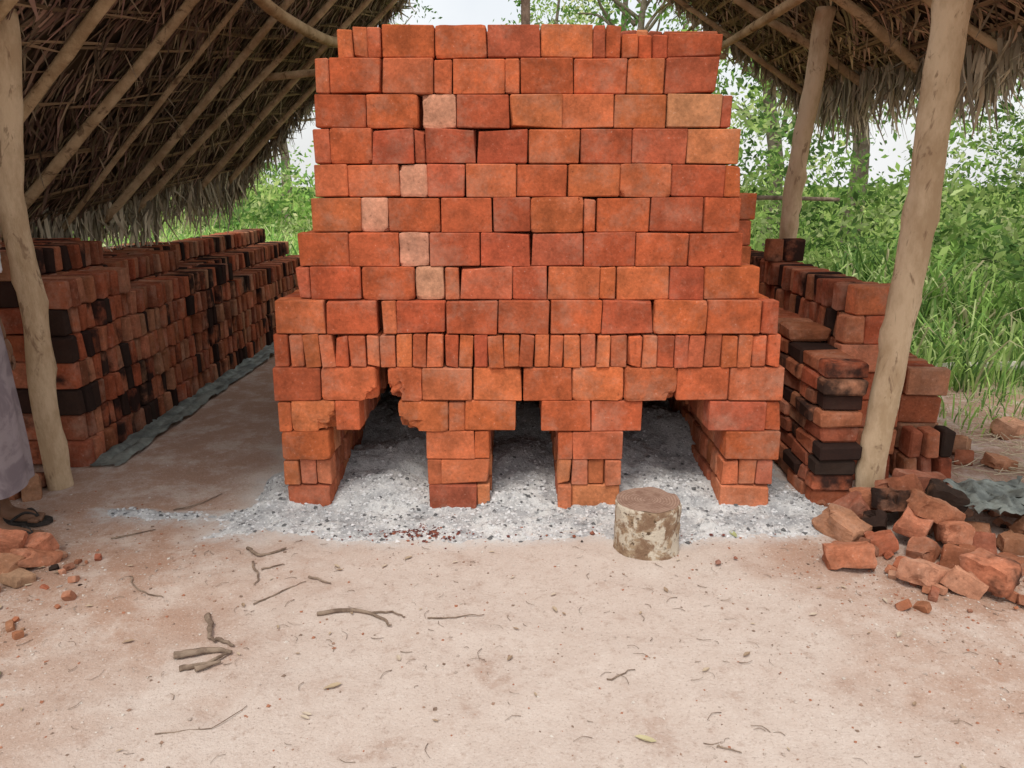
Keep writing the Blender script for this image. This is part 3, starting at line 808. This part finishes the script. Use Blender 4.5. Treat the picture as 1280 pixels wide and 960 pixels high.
# ------------------------------------------------------------------ man standing at the left
def man():
    par=empty('man'); par.location=(-2.33,3.16,0)
    skin=simple_mat('brown_skin',(.19,.10,.06),(.23,.12,.075),10,.55,.15,.003)
    hairm=simple_mat('black_hair',(.012,.01,.009),(.02,.017,.015),40,.6,.6,.004)
    shirt=simple_mat('cotton_shirt',(.30,.30,.33),(.36,.36,.39),12,.9,.3,.004)
    eye=simple_mat('eye_white',(.6,.58,.55),(.65,.62,.6),5,.3,0,0)
    verts=[(0,0,.90),(0,0,1.08),(.01,0,1.26),(.0,0,1.38),(.01,0,1.45),(.02,0,1.50)]
    rad=[(.115,.14),(.10,.13),(.11,.155),(.06,.10),(.05,.05),(.05,.055)]
    ed=[(0,1),(1,2),(2,3),(3,4),(4,5)]
    def chain(root,pts,rs):
        pv=root
        for p,r_ in zip(pts,rs):
            verts.append(p); rad.append((r_,r_)); ed.append((pv,len(verts)-1)); pv=len(verts)-1
    chain(3,[(0,-.17,1.36),(.05,-.22,1.10),(.27,-.17,1.25),(.30,-.16,1.28)],[.055,.042,.03,.026])
    chain(3,[(0,.17,1.36),(-.02,.23,1.08),(.05,.22,.86),(.06,.22,.82)],[.055,.042,.032,.026])
    FT=((.13,-.09),(.04,.10))
    chain(0,[(.02,-.09,.82),(.10,-.09,.48),(.10,-.09,.10),(.125,-.09,.05),(.26,-.09,.03)],[.085,.058,.036,.036,.028])
    chain(0,[(0,.09,.82),(.04,.10,.48),(.01,.10,.10),(.035,.10,.05),(.17,.10,.03)],[.085,.058,.036,.036,.028])
    me=bpy.data.meshes.new('body'); me.from_pydata(verts,ed,[]); o=link(bpy.data.objects.new('body',me),par)
    o.modifiers.new('skin','SKIN')
    for i,r_ in enumerate(rad): me.skin_vertices[0].data[i].radius=r_
    me.skin_vertices[0].data[0].use_root=True
    ss=o.modifiers.new('sub','SUBSURF'); ss.levels=2; ss.render_levels=2; me.materials.append(skin)
    mb=MB(); vs=[];fs=[]; nu,nv=28,20
    for j in range(nv+1):
        th=math.pi*j/nv
        for i in range(nu):
            a=2*math.pi*i/nu; x=math.sin(th)*math.cos(a);y=math.sin(th)*math.sin(a);z=math.cos(th)
            X_=x*.095;Y_=y*.073;Z_=z*.115
            if z<-.2: X_*=1-.25*(-z-.2) if x>0 else 1-.55*(-z-.2); Y_*=1-.35*(-z-.2)
            if x>.5:
                X_+=.022*math.exp(-((y/.16)**2+((z+.12)/.22)**2))
                X_-=.008*math.exp(-(((abs(y)-.38)/.16)**2+((z-.05)/.13)**2))
                X_+=.006*math.exp(-((y/.3)**2+((z+.47)/.07)**2))
            vs.append((X_+.03,Y_,Z_+1.60))
    for j in range(nv):
        for i in range(nu):
            i2=(i+1)%nu; fs.append((j*nu+i,(j+1)*nu+i,(j+1)*nu+i2,j*nu+i2))
    mb.add(vs,fs)
    for sy in(-1,1): tube(mb,[(.02,sy*.072,1.57),(.012,sy*.084,1.60),(.022,sy*.08,1.625)],.011,.009,8,3,0)
    mb.build('head',skin,True,par)
    mb=MB(); vs=[];fs=[]
    for j in range(12):
        th=math.pi*.56*j/11
        for i in range(nu):
            a=2*math.pi*i/nu; lim=th*(1-.35*max(0,math.cos(a)))
            x=math.sin(lim)*math.cos(a);y=math.sin(lim)*math.sin(a);z=math.cos(lim)
            vs.append((x*.102+.025,y*.08,z*.122+1.602))
    for j in range(11):
        for i in range(nu): i2=(i+1)%nu; fs.append((j*nu+i,(j+1)*nu+i,(j+1)*nu+i2,j*nu+i2))
    mb.add(vs,fs); mb.build('hair',hairm,True,par)
    mb=MB()
    for sy in(-1,1):
        tube(mb,[(.108,sy*.036,1.606),(.112,sy*.026,1.606),(.110,sy*.018,1.606)],.006,.006,8,3,0)
    mb.build('eyes',eye,True,par)
    mb=MB(); P0=Vector((.33,-.15,1.30))
    tube(mb,[(.29,-.16,1.27),(.315,-.158,1.29),(.345,-.15,1.31)],.026,.036,10,4,.05,radii=[.024,.034,.036,.026])
    for k,(dz,l) in enumerate([(.03,.85),(.01,1.),(-.01,.95),(-.03,.8)]):
        b0=P0+Vector((.02,.0,dz))
        tube(mb,[tuple(b0),tuple(b0+Vector((.028*l,-.02,0))),tuple(b0+Vector((.020*l,-.052,-.004))),tuple(b0+Vector((-.008,-.060*l,-.006)))],.010,.0075,8,4,.03)
    tube(mb,[(.315,-.165,1.30),(.305,-.195,1.31),(.325,-.215,1.315)],.012,.009,8,4,.03)
    tube(mb,[(.06,.22,.83),(.065,.22,.79),(.07,.22,.75)],.026,.03,10,4,.05,radii=[.022,.03,.03,.024])
    for k in range(4): tube(mb,[(.045+.016*k,.22,.755),(.05+.017*k,.216,.72),(.048+.016*k,.205,.685+.006*abs(k-1.5))],.009,.007,8,3,.03)
    tube(mb,[(.075,.205,.79),(.095,.195,.765),(.10,.19,.735)],.011,.008,8,3,.03)
    for fx,fy in FT:
        for k in range(5): tube(mb,[(fx+.11,fy+(k-2)*.017,.03),(fx+.16-.007*abs(k-(1 if fy>0 else 3)),fy+(k-2)*.019,.027)],.012,.009,8,3,0)
    mb.build('hands_and_toes',skin,True,par)
    mb=MB(); vs=[];fs=[]; sg=64; lv=20
    for j in range(lv+1):
        t=j/lv; z=1.0-.78*t
        rx=.14+.015*t+.015*math.sin(t*3); ry=.16+.025*t
        for i in range(sg):
            a=2*math.pi*i/sg
            f=1+(.04+.07*t)*noise.noise((math.cos(a)*3,math.sin(a)*3,t*1.2))+.03*t*math.sin(a*9+2*t)
            vs.append((rx*f*math.cos(a)+.03+.015*t,ry*f*math.sin(a),z+.012*math.sin(a*3)*t))
    for j in range(lv):
        for i in range(sg): i2=(i+1)%sg; fs.append((j*sg+i,(j+1)*sg+i,(j+1)*sg+i2,j*sg+i2))
    mb.add(vs,fs)
    m,nt,b=mat_base('sarong_cloth',.9); g=N(nt); tc=g.new('ShaderNodeTexCoord')
    ch=g.noise(tc.outputs['Object'],9,4,.6,.8); c=g.mix(g.ramp(ch,.4,.6),(.32,.27,.28),(.22,.18,.195))
    g.l(c,cin(b)); g.bump(ch,.3,.01,b)
    mb.build('sarong',m,True,par)
    mb=MB(); vs=[];fs=[]; sg=48
    prof=[(.94,.145,.175),(1.05,.135,.165),(1.15,.135,.17),(1.25,.14,.19),(1.33,.125,.205),(1.39,.10,.19),(1.425,.075,.12),(1.445,.062,.075)]
    for z,rx,ry in prof:
        for i in range(sg):
            a=2*math.pi*i/sg; f=1+.03*noise.noise((math.cos(a)*2,math.sin(a)*2,z*6))
            vs.append((rx*f*math.cos(a)+.005,ry*f*math.sin(a),z))
    for j in range(len(prof)-1):
        for i in range(sg): i2=(i+1)%sg; fs.append((j*sg+i,j*sg+i2,(j+1)*sg+i2,(j+1)*sg+i))
    mb.add(vs,fs)
    for sy,e in((-1,(.035,-.225,1.17)),(1,(-.015,.235,1.16))):
        tube(mb,[(0,sy*.15,1.37),(.01,sy*.205,1.29),e],.075,.062,16,5,.04,radii=[.06,.072,.064])
    mb.build('shirt',shirt,True,par)
    mb=MB(); sm=simple_mat('rubber_sandal',(.03,.025,.022),(.06,.05,.045),15,.7)
    for fx,fy in FT:
        pr=[(-.06,.028),(-.03,.036),(.04,.036),(.10,.045),(.15,.044),(.18,.028),(.19,.01)]
        top=[(fx+x,fy+w_) for x,w_ in pr]+[(fx+x,fy-w_) for x,w_ in pr[::-1]]
        n_=len(top); vs=[(a,b_,.004) for a,b_ in top]+[(a,b_,.02) for a,b_ in top]
        mb.add(vs,[tuple(range(n_))[::-1],tuple(range(n_,2*n_))]+[(i,(i+1)%n_,n_+(i+1)%n_,n_+i) for i in range(n_)])
        for s_ in(-1,1): tube(mb,[(fx+.135,fy,.035),(fx+.09,fy+s_*.022,.062),(fx+.035,fy+s_*.042,.03)],.006,.007,6,4,0)
    mb.build('sandals',sm,False,par)
    bo=empty('water_bottle'); mb=MB(); vs=[];fs=[]
    for z,r_ in [(1.17,.001),(1.17,.026),(1.18,.03),(1.22,.029),(1.225,.031),(1.28,.031),(1.285,.029),(1.33,.03),(1.35,.022),(1.36,.012),(1.385,.012),(1.386,.001)]:
        for i in range(20): a=i*math.pi/10; vs.append((-1.985+r_*math.cos(a),2.975+r_*math.sin(a),z))
    for j in range(11):
        for i in range(20): i2=(i+1)%20; fs.append((j*20+i,j*20+i2,(j+1)*20+i2,(j+1)*20+i))
    mb.add(vs,fs); mb.build('bottle_body',simple_mat('labelled_plastic',(.62,.64,.66),(.45,.50,.56),30,.3,0,0),True,bo)
man()

# ------------------------------------------------------------------ camera
cd=bpy.data.cameras.new('camera'); cd.sensor_width=36; cd.lens=27.2; cd.clip_end=2000; cd.clip_start=.05
cam=link(bpy.data.objects.new('camera',cd)); cam.location=(0,0,1.5); cam.rotation_euler=(math.radians(90-14.5),0,0)
scene.camera=cam
scene.view_settings.view_transform='Standard'; scene.view_settings.look='None'; scene.view_settings.exposure=0
